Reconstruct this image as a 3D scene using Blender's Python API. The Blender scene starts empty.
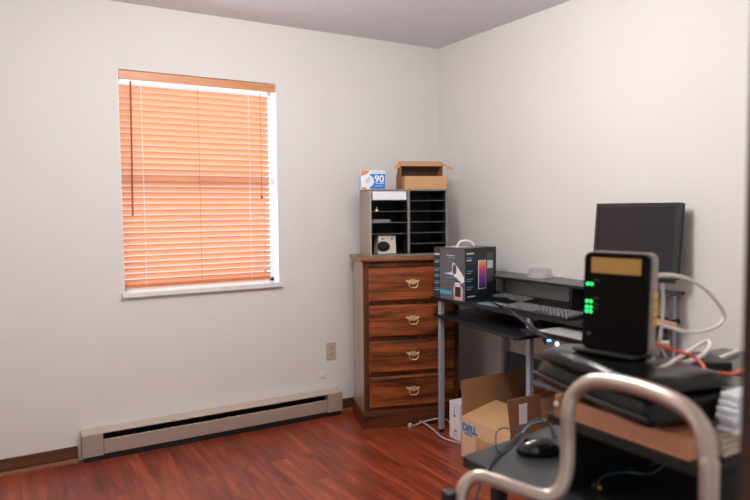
import bpy, bmesh, math, random
from mathutils import Vector, Matrix, Euler
random.seed(7)
PI=math.pi
SC=bpy.context.scene
COL=SC.collection

# ------------------------------------------------------------------ materials
def mat(name, col, rough=.6, metal=0., spec=.5, emit=None, es=0., noise=0., nscale=20., bump=0., bscale=60., stretch=(1,1,1), alpha=None, coat=0.):
    m=bpy.data.materials.new(name); m.use_nodes=True
    nt=m.node_tree; b=nt.nodes['Principled BSDF']
    b.inputs['Base Color'].default_value=(*col,1)
    b.inputs['Roughness'].default_value=rough; b.inputs['Metallic'].default_value=metal
    b.inputs['Specular IOR Level'].default_value=spec
    b.inputs['Coat Weight'].default_value=coat
    if emit: b.inputs['Emission Color'].default_value=(*emit,1); b.inputs['Emission Strength'].default_value=es
    if alpha is not None: b.inputs['Alpha'].default_value=alpha
    tc=nt.nodes.new('ShaderNodeTexCoord'); mp=nt.nodes.new('ShaderNodeMapping'); mp.inputs['Scale'].default_value=stretch
    nt.links.new(tc.outputs['Object'],mp.inputs[0])
    nz=nt.nodes.new('ShaderNodeTexNoise'); nz.inputs['Scale'].default_value=nscale; nz.inputs['Detail'].default_value=4
    nt.links.new(mp.outputs[0],nz.inputs[0])
    n=noise if noise else .03
    mx=nt.nodes.new('ShaderNodeMix'); mx.data_type='RGBA'
    mx.inputs[6].default_value=(*[c*(1-n) for c in col],1); mx.inputs[7].default_value=(*[min(1,c*(1+n)) for c in col],1)
    nt.links.new(nz.outputs[0],mx.inputs[0]); nt.links.new(mx.outputs[2],b.inputs['Base Color'])
    if bump:
        n2=nt.nodes.new('ShaderNodeTexNoise'); n2.inputs['Scale'].default_value=bscale; n2.inputs['Detail'].default_value=3
        nt.links.new(mp.outputs[0],n2.inputs[0])
        bp=nt.nodes.new('ShaderNodeBump'); bp.inputs['Strength'].default_value=bump; bp.inputs['Distance'].default_value=.01
        nt.links.new(n2.outputs[0],bp.inputs['Height']); nt.links.new(bp.outputs[0],b.inputs['Normal'])
    return m

def wood(name, dark, light, axis='x', scale=5., rough=.35, coat=.15):
    m=bpy.data.materials.new(name); m.use_nodes=True
    nt=m.node_tree; b=nt.nodes['Principled BSDF']; L=nt.links
    tc=nt.nodes.new('ShaderNodeTexCoord'); mp=nt.nodes.new('ShaderNodeMapping')
    mp.inputs['Scale'].default_value={'x':(.35,4,5),'y':(4,.3,4),'z':(5,5,.3)}[axis]
    L.new(tc.outputs['Object'],mp.inputs[0])
    n1=nt.nodes.new('ShaderNodeTexNoise'); n1.inputs['Scale'].default_value=scale; n1.inputs['Detail'].default_value=6; n1.inputs['Distortion'].default_value=.6
    L.new(mp.outputs[0],n1.inputs[0])
    n2=nt.nodes.new('ShaderNodeTexNoise'); n2.inputs['Scale'].default_value=scale*6; n2.inputs['Detail'].default_value=3
    L.new(mp.outputs[0],n2.inputs[0])
    ad=nt.nodes.new('ShaderNodeMath'); ad.operation='MULTIPLY_ADD'; ad.inputs[1].default_value=.35
    L.new(n2.outputs[0],ad.inputs[0]); L.new(n1.outputs[0],ad.inputs[2])
    cr=nt.nodes.new('ShaderNodeValToRGB'); cr.color_ramp.elements[0].position=.5; cr.color_ramp.elements[1].position=.82
    cr.color_ramp.elements[0].color=(*dark,1); cr.color_ramp.elements[1].color=(*light,1)
    L.new(ad.outputs[0],cr.inputs[0]); L.new(cr.outputs[0],b.inputs['Base Color'])
    b.inputs['Roughness'].default_value=rough; b.inputs['Specular IOR Level'].default_value=.35; b.inputs['Coat Weight'].default_value=coat; b.inputs['Coat Roughness'].default_value=.25
    return m

M={}
M['wall']=mat('wall paint',(.72,.705,.68),.85,spec=.2,noise=.02,nscale=3,bump=.08,bscale=120)
M['ceil']=mat('ceiling paint',(.70,.69,.73),.95,spec=.1,noise=.04,nscale=8,bump=.25,bscale=40)
M['base']=wood('baseboard wood',(.03,.009,.003),(.12,.045,.018),'x',6,.4)
M['shoe']=wood('quarter round wood',(.16,.05,.015),(.3,.11,.04),'x',6,.4)
M['jamb']=wood('door casing wood',(.012,.004,.002),(.05,.017,.008),'z',6,.6,0)
M['white']=mat('white paint',(.8,.82,.84),.4,noise=.03)
M['marble']=mat('white marble sill',(.75,.77,.78),.25,noise=.18,nscale=7)
M['heater']=mat('beige enamel',(.36,.275,.225),.38,noise=.02)
M['heater_lit']=mat('lit beige enamel',(.50,.41,.33),.38,noise=.02)  # heater enamel painted lighter where light falls on the cap
M['heat_dark']=mat('dark slot metal',(.012,.012,.014),.5,metal=.3)
M['fin']=mat('aluminium fins',(.03,.035,.04),.4,metal=.8)
M['outlet']=mat('ivory plastic',(.50,.42,.31),.4)
M['hole']=mat('dark recess',(.01,.01,.01),.8)
M['dwood']=wood('walnut veneer front',(.040,.009,.003),(.34,.088,.024),'x',5,.38,.08)
M['dframe']=wood('walnut veneer frame',(.03,.008,.003),(.15,.042,.014),'z',5,.4,.05)
M['dplinth']=wood('walnut plinth',(.03,.008,.003),(.15,.042,.014),'x',4,.4,.05)
M['dtop']=wood('walnut top edge',(.14,.045,.016),(.30,.11,.045),'x',5,.3,.3)
M['dside_lit']=wood('lit walnut side',(.33,.22,.155),(.39,.27,.20),'z',4,.26,.4)  # walnut lightened in colour for the light falling on the chest's side
M['brass']=mat('antique brass',(.88,.66,.38),.35,metal=.75)
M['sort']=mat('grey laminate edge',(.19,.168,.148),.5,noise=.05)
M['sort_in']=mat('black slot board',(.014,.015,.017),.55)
M['sort_lit']=mat('lit grey laminate side',(.34,.30,.265),.35,noise=.05)  # grey laminate lightened to paint in glancing light on the left side
M['shelf']=mat('dark grey slot shelf',(.07,.067,.065),.5)
M['paper']=mat('white paper',(.85,.86,.9),.8)
M['greybook']=mat('grey booklet',(.2,.19,.19),.6)
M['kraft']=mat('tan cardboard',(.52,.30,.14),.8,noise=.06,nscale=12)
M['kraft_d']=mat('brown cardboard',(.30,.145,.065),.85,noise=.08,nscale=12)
M['kraft_shade']=mat('shaded cardboard',(.10,.05,.028),.9)  # tan cardboard darkened in colour for the shadow under the raised lid
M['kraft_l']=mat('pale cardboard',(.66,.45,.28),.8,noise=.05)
M['tape']=mat('packing tape',(.50,.30,.17),.15,spec=.7)
M['cream']=mat('cream plastic',(.62,.56,.49),.5)
M['black']=mat('matte black plastic',(.010,.010,.011),.45,spec=.35)
M['blackg']=mat('glossy black plastic',(.012,.012,.013),.18)
M['desk']=mat('black desk laminate',(.010,.012,.017),.38,spec=.35,noise=.1)
M['desk_top2']=mat('charcoal table top',(.022,.025,.028),.3,spec=.4,noise=.12)
M['desktop_d']=mat('dark shelf laminate',(.055,.047,.043),.32,noise=.08)
M['silver']=mat('silver metal tube',(.40,.44,.51),.42,metal=.35)
M['bluegrey']=mat('blue grey metal panel',(.075,.09,.12),.45)
M['keys']=mat('black keys',(.16,.165,.18),.28)
M['screen']=mat('dark lcd screen',(.018,.016,.022),.3,spec=.3)
M['bezel']=mat('black bezel',(.02,.02,.023),.35)
M['led_w']=mat('white button marks',(.6,.62,.65),.4,emit=(.8,.85,.9),es=.4)
M['led_g']=mat('green light',(.02,.6,.12),.4,emit=(.02,.9,.18),es=1.6)
M['led_b']=mat('blue light',(.02,.2,.9),.4,emit=(.05,.3,1.),es=5.)
M['led_b2']=mat('pale blue light',(.5,.8,1.),.4,emit=(.25,.5,1.),es=5.)
M['modem']=mat('modem black plastic',(.004,.003,.002),.65,spec=.08)
M['modemrim']=mat('modem grey shell',(.25,.22,.20),.4)
M['ylabel']=mat('yellow label',(.46,.25,.05),.6,noise=.12,nscale=60)
M['yport']=mat('yellow port',(.75,.38,.03),.5)
M['chrome']=mat('brushed chrome',(.48,.38,.32),.36,metal=.85,noise=.04)
M['leather']=mat('black leather',(.004,.004,.004),.27,spec=.3,bump=.15,bscale=30)
M['traywood']=wood('orange brown wood',(.36,.14,.07),(.56,.25,.14),'y',5,.4)
M['pagecream']=mat('cream page edges',(.55,.45,.34),.7,noise=.2,nscale=80,stretch=(1,1,12))
M['gear']=mat('dark grey case',(.07,.068,.066),.4)
M['cable_w']=mat('white cable',(.75,.68,.63),.4)
M['cable_g']=mat('grey cable',(.42,.42,.43),.45)
M['cable_k']=mat('black cable',(.022,.025,.03),.35)
M['cable_t']=mat('dark teal cable',(.06,.15,.17),.4)
M['cable_r']=mat('red cable',(.72,.07,.02),.4)
M['cable_o']=mat('pale orange cable',(.75,.42,.26),.4)
M['gold']=mat('gold contacts',(.7,.4,.12),.35,metal=.7)
M['blue']=mat('blue print',(.01,.16,.52),.5)
M['dellblue']=mat('blue ink',(.0,.20,.48),.6)
M['skyb']=mat('light blue print',(.35,.62,.82),.5)
M['orange']=mat('orange print',(.8,.17,.06),.5)
M['cyan']=mat('cyan print',(.03,.38,.6),.5)
M['grp']=mat('grey print',(.10,.095,.11),.5,noise=.6,nscale=6)
M['silverp']=mat('silver print',(.62,.62,.66),.4)
M['skin']=mat('pale skin print',(.6,.36,.28),.5)
M['whiteprint']=mat('white print',(.8,.8,.82),.5)
M['red']=mat('red print',(.7,.06,.03),.5)
M['boxblack']=mat('black print card',(.010,.013,.02),.3)
M['laptop']=mat('silver laptop lid',(.50,.49,.50),.35,metal=.3)
M['tower']=mat('grey tower casing',(.33,.27,.25),.4)
M['teal']=mat('pale teal disc sleeve',(.25,.36,.38),.3)

def glassmat(name,col,op):
    m=bpy.data.materials.new(name); m.use_nodes=True; nt=m.node_tree; nt.nodes.clear()
    o=nt.nodes.new('ShaderNodeOutputMaterial'); t=nt.nodes.new('ShaderNodeBsdfTransparent'); g=nt.nodes.new('ShaderNodeBsdfGlossy'); x=nt.nodes.new('ShaderNodeMixShader')
    t.inputs[0].default_value=(*col,1); g.inputs['Roughness'].default_value=.08; x.inputs[0].default_value=op
    nt.links.new(t.outputs[0],x.inputs[1]); nt.links.new(g.outputs[0],x.inputs[2]); nt.links.new(x.outputs[0],o.inputs[0]); return m
M['glass']=glassmat('window glass',(.95,.97,.98),.05)
M['clear']=glassmat('clear plastic',(.93,.93,.94),.10)

def slatmat():
    m=bpy.data.materials.new('translucent tan slats'); m.use_nodes=True; nt=m.node_tree; nt.nodes.clear(); L=nt.links
    o=nt.nodes.new('ShaderNodeOutputMaterial'); d=nt.nodes.new('ShaderNodeBsdfPrincipled'); t=nt.nodes.new('ShaderNodeBsdfTranslucent'); x=nt.nodes.new('ShaderNodeMixShader')
    tc=nt.nodes.new('ShaderNodeTexCoord'); mp=nt.nodes.new('ShaderNodeMapping'); mp.inputs['Scale'].default_value=(1.2,10,25)
    nz=nt.nodes.new('ShaderNodeTexNoise'); nz.inputs['Scale'].default_value=3; cr=nt.nodes.new('ShaderNodeValToRGB')
    cr.color_ramp.elements[0].color=(.78,.455,.295,1); cr.color_ramp.elements[1].color=(.87,.58,.41,1)
    L.new(tc.outputs['Object'],mp.inputs[0]); L.new(mp.outputs[0],nz.inputs[0]); L.new(nz.outputs[0],cr.inputs[0])
    L.new(cr.outputs[0],d.inputs['Base Color']); d.inputs['Roughness'].default_value=.4
    L.new(cr.outputs[0],t.inputs[0]); x.inputs[0].default_value=.42
    L.new(d.outputs[0],x.inputs[1]); L.new(t.outputs[0],x.inputs[2]); L.new(x.outputs[0],o.inputs[0]); return m
M['slat']=slatmat()
M['valance']=wood('blind valance wood',(.5,.19,.08),(.66,.29,.13),'x',3,.4)
M['wand']=mat('dark tan wand',(.30,.10,.035),.4)

def floormat():
    m=bpy.data.materials.new('red laminate planks'); m.use_nodes=True; nt=m.node_tree; b=nt.nodes['Principled BSDF']; L=nt.links
    tc=nt.nodes.new('ShaderNodeTexCoord'); mp=nt.nodes.new('ShaderNodeMapping'); mp.inputs['Rotation'].default_value=(0,0,PI/2)
    L.new(tc.outputs['Object'],mp.inputs[0])
    br=nt.nodes.new('ShaderNodeTexBrick'); br.offset=.37; br.inputs['Scale'].default_value=1
    br.inputs['Brick Width'].default_value=.9; br.inputs['Row Height'].default_value=.095; br.inputs['Mortar Size'].default_value=.0012; br.inputs['Mortar Smooth'].default_value=.3
    br.inputs['Color1'].default_value=(.0,.0,.0,1); br.inputs['Color2'].default_value=(1,1,1,1); br.inputs['Mortar'].default_value=(.1,.1,.1,1)
    L.new(mp.outputs[0],br.inputs[0])
    m2=nt.nodes.new('ShaderNodeMapping'); m2.inputs['Scale'].default_value=(9,.8,1)
    L.new(tc.outputs['Object'],m2.inputs[0])
    off=nt.nodes.new('ShaderNodeVectorMath'); off.operation='MULTIPLY_ADD'
    off.inputs[1].default_value=(7,3,0); L.new(br.outputs['Color'],off.inputs[0]); L.new(m2.outputs[0],off.inputs[2])
    n1=nt.nodes.new('ShaderNodeTexNoise'); n1.inputs['Scale'].default_value=2.2; n1.inputs['Detail'].default_value=7; n1.inputs['Distortion'].default_value=.8
    L.new(off.outputs[0],n1.inputs[0])
    a=nt.nodes.new('ShaderNodeMath'); a.operation='MULTIPLY_ADD'; a.inputs[1].default_value=.10
    L.new(br.outputs['Color'],a.inputs[0]); L.new(n1.outputs[0],a.inputs[2])
    cr=nt.nodes.new('ShaderNodeValToRGB'); e=cr.color_ramp.elements
    e[0].position=.3; e[0].color=(.09,.013,.006,1); e[1].position=.85; e[1].color=(.44,.092,.033,1)
    k=e.new(.55); k.color=(.215,.034,.014,1)
    L.new(a.outputs[0],cr.inputs[0])
    mx=nt.nodes.new('ShaderNodeMix'); mx.data_type='RGBA'; mx.inputs[7].default_value=(.06,.012,.006,1)
    L.new(cr.outputs[0],mx.inputs[6]); f=nt.nodes.new('ShaderNodeMath'); f.operation='MULTIPLY'; f.inputs[1].default_value=.6
    L.new(br.outputs['Fac'],f.inputs[0]); L.new(f.outputs[0],mx.inputs[0])
    L.new(mx.outputs[2],b.inputs['Base Color']); b.inputs['Roughness'].default_value=.33; b.inputs['Specular IOR Level'].default_value=.6
    return m
M['floor']=floormat()

# ------------------------------------------------------------------ mesh builders
class B:
    def __init__(s): s.bm=bmesh.new()
    def box(s,x0,x1,y0,y1,z0,z1,mtx=None):
        r=bmesh.ops.create_cube(s.bm,size=1); v=r['verts']
        bmesh.ops.scale(s.bm,vec=(x1-x0,y1-y0,z1-z0),verts=v); bmesh.ops.translate(s.bm,vec=((x0+x1)/2,(y0+y1)/2,(z0+z1)/2),verts=v)
        if mtx is not None: bmesh.ops.transform(s.bm,matrix=mtx,verts=v)
        return s
    def prism(s,pts,ax,a,b):
        # polygon pts in the two remaining axes (in xyz order), extruded along axis ax from a to b
        def mk(p,t):
            l=list(p); l.insert(ax,t); return s.bm.verts.new(l)
        A=[mk(p,a) for p in pts]; Bv=[mk(p,b) for p in pts]; n=len(pts)
        s.bm.faces.new(A); s.bm.faces.new(list(reversed(Bv)))
        for i in range(n): s.bm.faces.new((A[i],Bv[i],Bv[(i+1)%n],A[(i+1)%n]))
        return s
    def quad(s,*p): s.bm.faces.new([s.bm.verts.new(q) for q in p]); return s
    def slab(s,p,t):
        # thin sheet through corner points p with thickness t along its normal
        p=[Vector(q) for q in p]; n=(p[1]-p[0]).cross(p[2]-p[0]).normalized()*t
        A=[s.bm.verts.new(q) for q in p]; C=[s.bm.verts.new(q+n) for q in p]; k=len(p)
        s.bm.faces.new(A); s.bm.faces.new(list(reversed(C)))
        for i in range(k): s.bm.faces.new((A[i],C[i],C[(i+1)%k],A[(i+1)%k]))
        return s
    def lathe(s,prof,c=(0,0,0),n=24,mtx=None):
        rings=[]; allv=[]
        for r,z in prof:
            ring=[s.bm.verts.new((c[0]+r*math.cos(2*PI*i/n),c[1]+r*math.sin(2*PI*i/n),c[2]+z)) for i in range(n)]; rings.append(ring); allv+=ring
        for a,b in zip(rings,rings[1:]):
            for i in range(n): s.bm.faces.new((a[i],a[(i+1)%n],b[(i+1)%n],b[i]))
        s.bm.faces.new(rings[0]); s.bm.faces.new(rings[-1])
        if mtx is not None: bmesh.ops.transform(s.bm,matrix=mtx,verts=allv)
        return s
    def tube(s,path,r,n=10,sub=6,closed=False):
        P=[Vector(p) for p in path]
        if sub>1 and len(P)>2:
            Q=[]
            m=len(P)
            for i in range(m-1 if not closed else m):
                p0=P[(i-1)%m] if (closed or i>0) else P[0]; p1=P[i]; p2=P[(i+1)%m]; p3=P[(i+2)%m] if (closed or i+2<m) else P[-1]
                for k in range(sub):
                    t=k/sub
                    Q.append(.5*((2*p1)+(-p0+p2)*t+(2*p0-5*p1+4*p2-p3)*t*t+(-p0+3*p1-3*p2+p3)*t**3))
            if not closed: Q.append(P[-1])
            P=Q
        rs=r if isinstance(r,(list,tuple)) else None
        rings=[]; up=None
        N=len(P)
        for i,p in enumerate(P):
            if closed: d=P[(i+1)%N]-P[i-1]
            else: d=P[min(i+1,N-1)]-P[max(i-1,0)]
            if d.length<1e-9: d=Vector((0,0,1))
            d.normalize()
            if up is None:
                up=Vector((0,0,1)) if abs(d.z)<.9 else Vector((1,0,0))
            a=d.cross(up)
            if a.length<1e-6: a=d.orthogonal()
            a.normalize(); u=a.cross(d).normalized(); up=u
            rr=r if rs is None else rs[0]+(rs[1]-rs[0])*i/(N-1)
            rings.append([s.bm.verts.new(p+rr*(math.cos(2*PI*k/n)*a+math.sin(2*PI*k/n)*u)) for k in range(n)])
        prs=list(zip(rings,rings[1:]))
        if closed: prs.append((rings[-1],rings[0]))
        for A,C in prs:
            for k in range(n): s.bm.faces.new((A[k],A[(k+1)%n],C[(k+1)%n],C[k]))
        if not closed: s.bm.faces.new(rings[0]); s.bm.faces.new(rings[-1])
        return s
    def build(s,name,m,parent=None,bevel=0.,seg=2,smooth=False,loc=None,rotz=None,autosm=True):
        bmesh.ops.recalc_face_normals(s.bm,faces=s.bm.faces[:])
        if bevel: bmesh.ops.bevel(s.bm,geom=[e for e in s.bm.edges if e.is_manifold and e.calc_face_angle(0)>.5],offset=bevel,segments=seg,profile=.6,affect='EDGES',clamp_overlap=True)
        me=bpy.data.meshes.new(name); s.bm.to_mesh(me); s.bm.free()
        if smooth:
            for p in me.polygons: p.use_smooth=True
            if smooth!='all': me.set_sharp_from_angle(angle=math.radians(40))
        me.materials.append(M[m] if isinstance(m,str) else m)
        o=bpy.data.objects.new(name,me); COL.objects.link(o)
        if parent: o.parent=parent
        if loc: o.location=loc
        if rotz: o.rotation_euler=(0,0,rotz)
        return o
def RB(x0,x1,y0,y1,z0,z1): return B().box(x0,x1,y0,y1,z0,z1)
def tag(o,label,cat,group=None,kind=None):
    o['label']=label; o['category']=cat
    if group: o['group']=group
    if kind: o['kind']=kind
    return o
def thing(name,label,cat,loc=(0,0,0),rotz=0,group=None,rot=None):
    o=bpy.data.objects.new(name,None); o.empty_display_size=.05; COL.objects.link(o); o.location=loc; o.rotation_euler=rot or (0,0,rotz)
    return tag(o,label,cat,group)
def struct(o): o['kind']='structure'; return o
def text(s,size,m,parent,loc,rot,name='lettering',extr=.0006,offset=0.):
    c=bpy.data.curves.new('t','FONT'); c.body=s; c.size=size; c.extrude=extr; c.offset=offset; c.align_x='CENTER'; c.align_y='CENTER'
    t=bpy.data.objects.new('t',c); COL.objects.link(t)
    dg=bpy.context.evaluated_depsgraph_get(); me=bpy.data.meshes.new_from_object(t.evaluated_get(dg)); bpy.data.objects.remove(t)
    me.materials.clear(); me.materials.append(M[m]); o=bpy.data.objects.new(name,me); COL.objects.link(o); o.parent=parent; o.location=loc; o.rotation_euler=rot
    return o

# ------------------------------------------------------------------ room
XL,YF,H=-3.3,-3.38,2.44
WX0,WX1,WZ0,WZ1=-2.122,-1.214,.862,2.088
T=.14
struct(B().box(XL-T,WX0,0,T,0,H).box(WX1,T,0,T,0,H).box(WX0,WX1,0,T,0,WZ0).box(WX0,WX1,0,T,WZ1,H).build('wall_back','wall'))
struct(RB(0,T,YF-T,0,0,H).build('wall_right','wall'))
struct(RB(XL-T,XL,YF-T,0,0,H).build('wall_left','wall'))
DX0,DX1=-3.02,-2.108
struct(B().box(XL,DX0,YF-.12,YF,0,H).box(DX1,0,YF-.12,YF,0,H).box(DX0,DX1,YF-.12,YF,2.05,H).build('wall_front','wall'))
struct(RB(XL-T,T,-5.2,T,-.05,0).build('floor','floor'))
struct(RB(XL-T,T,YF-.12,T,H,H+.05).build('ceiling','ceil'))
tr=struct(B().box(DX1,DX1+.055,YF,YF+.014,0,2.05).box(DX1-.012,DX1,YF-.12,YF+.012,0,2.05).box(DX0-.055,DX0,YF,YF+.014,0,2.05).box(DX0,DX0+.012,YF-.12,YF+.012,0,2.05).box(DX0-.055,DX1+.055,YF,YF+.014,2.05,2.105).build('trim_1','jamb',bevel=.003))
def baseb(name,parts):
    b=B(); q=B()
    for (x0,x1,y0,y1,ax) in parts:
        b.box(x0,x1,y0,y1,0,.082)
        if ax=='x': q.prism([(y0,0),(y0-.014,0),(y0-.012,.009),(y0-.006,.015),(y0,.018)],0,x0,x1)
        elif ax=='y': q.prism([(x0,0),(x0-.014,0),(x0-.012,.009),(x0-.006,.015),(x0,.018)],1,y0,y1)
        else: q.prism([(x1,0),(x1+.014,0),(x1+.012,.009),(x1+.006,.015),(x1,.018)],1,y0,y1)
    o=struct(b.build(name,'base',bevel=.003)); q.build('shoe_moulding','shoe',o); return o
baseb('baseboard_back',[(XL,-2.385,-.012,0,'x'),(-.816,-.012,-.012,0,'x')])
baseb('baseboard_right',[(-.012,0,YF,-.012,'y')])
baseb('baseboard_left',[(XL,XL+.012,YF,-.012,'z')])

# window: sash set deep in the opening
w=struct(B().box(WX0,WX0+.03,.09,.13,WZ0,WZ1).box(WX1-.03,WX1,.09,.13,WZ0,WZ1).box(WX0,WX1,.09,.13,WZ0+.02,WZ0+.045).box(WX0,WX1,.09,.13,WZ1-.04,WZ1).build('window_1','white',bevel=.002))
B().box(WX0+.03,WX1-.03,.066,.12,1.472,1.522).build('meeting_rail','white',w,bevel=.003)
B().box(WX0+.03,WX1-.03,.104,.108,WZ0+.06,WZ1-.04).build('window_pane','glass',w)
B().box(WX0-.014,WX1+.014,-.030,.0,WZ0-.006,WZ0+.020).box(WX0,WX1,0,.09,WZ0-.0,WZ0+.020).build('window_sill','marble',w,bevel=.002)
B().box(WX1-.004,WX1-.0005,.002,.09,WZ0+.02,WZ1-.002).box(WX0+.0005,WX0+.004,.002,.09,WZ0+.02,WZ1-.002).build('window_reveal','white',w)

# blind
bl=thing('window_blind','tan wooden slat blind lowered over the bright window above the marble sill','blind',(0,0,0))
BX0,BX1=WX0+.006,WX1-.045
B().box(BX0,WX1-.006,.004,.012,2.037,WZ1-.004).build('valance','valance',bl,bevel=.002)
B().box(BX0+.02,BX1,.03,.062,2.05,2.078).build('headrail','white',bl,bevel=.002)
sb=B(); n=34; z0,z1=.935,1.998
for i in range(n):
    z=z0+(z1-z0)*i/(n-1); a=math.radians(58)
    mt=Matrix.Translation((0,.038,z))@Matrix.Rotation(-a,4,'X')
    # slightly crowned slat, 46 mm wide
    A=[]; w2=.0161
    for k in range(5):
        t=-1+2*k/4; A.append((w2*t,.003*(1-t*t)))
    pts=A+[(y,zz-.0025) for y,zz in reversed(A)]
    vs=[]
    for x in (BX0,BX1):
        vs.append([sb.bm.verts.new(mt@Vector((x,y,zz))) for y,zz in pts])
    sb.bm.faces.new(vs[0]); sb.bm.faces.new(list(reversed(vs[1])))
    for k in range(len(pts)): sb.bm.faces.new((vs[0][k],vs[1][k],vs[1][(k+1)%len(pts)],vs[0][(k+1)%len(pts)]))
sb.build('slats','slat',bl)
B().box(BX0,BX1,.018,.058,.902,.920).build('bottom_rail','valance',bl,bevel=.003)
for x in (-2.001,-1.388,-1.69):
    r=.0022 if x!=-1.69 else .001
    B().tube([(x,.013,2.05),(x,.013,.915)],r,6).build('ladder_cord','white' if x!=-1.69 else 'wand',bl)
B().tube([(-2.055,.004,2.03),(-2.06,.0,1.7),(-2.066,.0,1.30)],.0052,8).build('tilt_wand','wand',bl,smooth=True)
c=B().tube([(-1.318,.006,2.03),(-1.318,.004,1.42)],.0012,6).build('pull_cord','wand',bl)
B().lathe([(.002,0),(.006,-.006),(.007,-.02),(.003,-.026)],(-1.318,.004,1.42),10).build('tassel','wand',c,smooth=True)
B().lathe([(.003,0),(.008,-.01),(.006,-.03),(.002,-.034)],(-1.31,-.006,.985),10).build('cord_tassel','cream',bl,smooth=True)

# baseboard heater
ht=thing('baseboard_heater','long beige enamel baseboard heater on the floor under the window','heater',(0,0,0))
hx0,hx1=-2.369,-.822
B().prism([(-.0,.03),(-.008,.03),(-.008,.152),(-.0,.152)],0,hx0+.02,hx1-.02).build('back_plate','heat_dark',ht)
B().prism([(0,.166),(-.060,.153),(-.066,.150),(-.066,.145),(-.05,.147),(0,.158)],0,hx0,hx1).build('top_cap','heater_lit',ht,bevel=.001)
B().prism([(-.056,.040),(-.066,.034),(-.066,.107),(-.058,.112),(-.054,.108),(-.056,.045)],0,hx0+.108,hx1-.108).build('front_panel','heater',ht,bevel=.001)
for a,b in ((hx0,hx0+.105),(hx1-.105,hx1)):
    B().prism([(0,.028),(-.067,.028),(-.067,.146),(-.05,.149),(0,.159)],0,a,b).build('end_cap','heater',ht,bevel=.0015)
fb=B().box(hx0+.1,hx1-.1,-.04,-.015,.085,.095)
for i in range(60):
    x=hx0+.12+i*(hx1-hx0-.24)/59; fb.box(x,x+.0015,-.05,-.01,.06,.125)
fb.build('heating_fins','fin',ht)
B().box(hx0+.01,hx1-.01,-.058,-.012,0,.032).build('floor_channel','heat_dark',ht)

# outlet and cover
ot=thing('wall_outlet','ivory double electrical outlet low on the wall right of the window','outlet',(-.867,0,.409))
RB(-.035,.035,-.006,0,-.057,.057).build('cover_plate','outlet',ot,bevel=.002)
for z in (.02,-.02):
    r=B().lathe([(.0165,0),(.0165,.003),(.015,.004)],n=20,mtx=Matrix.Translation((0,-.005,z))@Matrix.Rotation(PI/2,4,'X')).build('receptacle','outlet',ot)
    B().box(-.008,-.005,-.0105,-.008,z-.001,z+.008).box(.005,.008,-.0105,-.008,z-.001,z+.008).box(-.003,.003,-.0105,-.008,z-.010,z-.005).build('slots','hole',r)
B().lathe([(.003,0),(.003,.002)],n=10,mtx=Matrix.Translation((0,-.005,0))@Matrix.Rotation(PI/2,4,'X')).build('screw','silver',ot)
tag(B().lathe([(.022,0),(.021,.003),(.012,.006)],n=20,mtx=Matrix.Translation(((-0.927, 0.0, 0.259)[0],0,(-0.927, 0.0, 0.259)[2]))@Matrix.Rotation(PI/2,4,'X')).build('wall_bumper','wall',smooth=True),'small round wall coloured door bumper below the outlet','bumper')

# ------------------------------------------------------------------ dresser
DA=math.radians(-18)
dr=thing('chest_of_drawers','four drawer walnut chest of drawers with brass pulls in the corner','dresser',(-.838,-.384,0),DA)
W,D=.600,.338
B().box(0,.018,.012,D,.0,1.008).build('side_panel','dside_lit',dr,bevel=.002)
B().box(W-.018,W,.012,D,.0,1.008).build('side_panel','dside_lit',dr,bevel=.002)
B().box(.018,W-.018,D-.012,D,.05,1.008).build('back_panel','dframe',dr)
fr=B().box(-.001,.036,.0,.02,.1,1.008).box(W-.036,W+.001,.0,.02,.1,1.008)
for z in (.985,.757,.540,.323,.108): fr.box(.036,W-.036,.004,.02,z-.006,z+(.02 if z>.9 else .008))
fr.build('face_frame','dframe',dr,bevel=.002)
B().box(-.012,W+.012,-.014,D+.0,0,.104).build('plinth','dplinth',dr,bevel=.006,seg=2)
B().prism([(-.018,1.012),(-.026,1.019),(-.026,1.032),(-.02,1.038),(D,1.038),(D,1.010),(-.012,1.010)],0,-.020,W+.020).build('top_board','dtop',dr,bevel=.002)
def handle(par,zc):
    h=thing('handle','',''); del h['label']; del h['category']; COL.objects.unlink(h); bpy.data.objects.remove(h)
    x=W/2
    pts=[(-.044,.012),(-.036,.020),(-.028,.013),(-.018,.016),(-.010,.024),(0,.018),(.010,.024),(.018,.016),(.028,.013),(.036,.020),(.044,.012),(.036,.004),(.026,.0),(.018,-.010),(.008,-.006),(0,-.014),(-.008,-.006),(-.018,-.010),(-.026,.0),(-.036,.004)]
    b=B().prism([(x+px,zc+pz) for px,pz in pts],1,-.0185,-.016)
    for sx in (-1,1):
        b.lathe([(.007,0),(.007,.004),(.004,.008),(.004,.014),(.006,.017),(.002,.020)],n=10,mtx=Matrix.Translation((x+sx*.026,-.017,zc+.007))@Matrix.Rotation(PI/2,4,'X'))
    b.tube([(x-.026,-.032,zc+.006),(x-.029,-.033,zc-.008),(x-.02,-.034,zc-.024),(x-.007,-.034,zc-.029),(x,-.034,zc-.025),(x+.007,-.034,zc-.029),(x+.02,-.034,zc-.024),(x+.029,-.033,zc-.008),(x+.026,-.032,zc+.006)],.0028,8,4)
    b.build('handle','brass',par,smooth=True)
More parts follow.
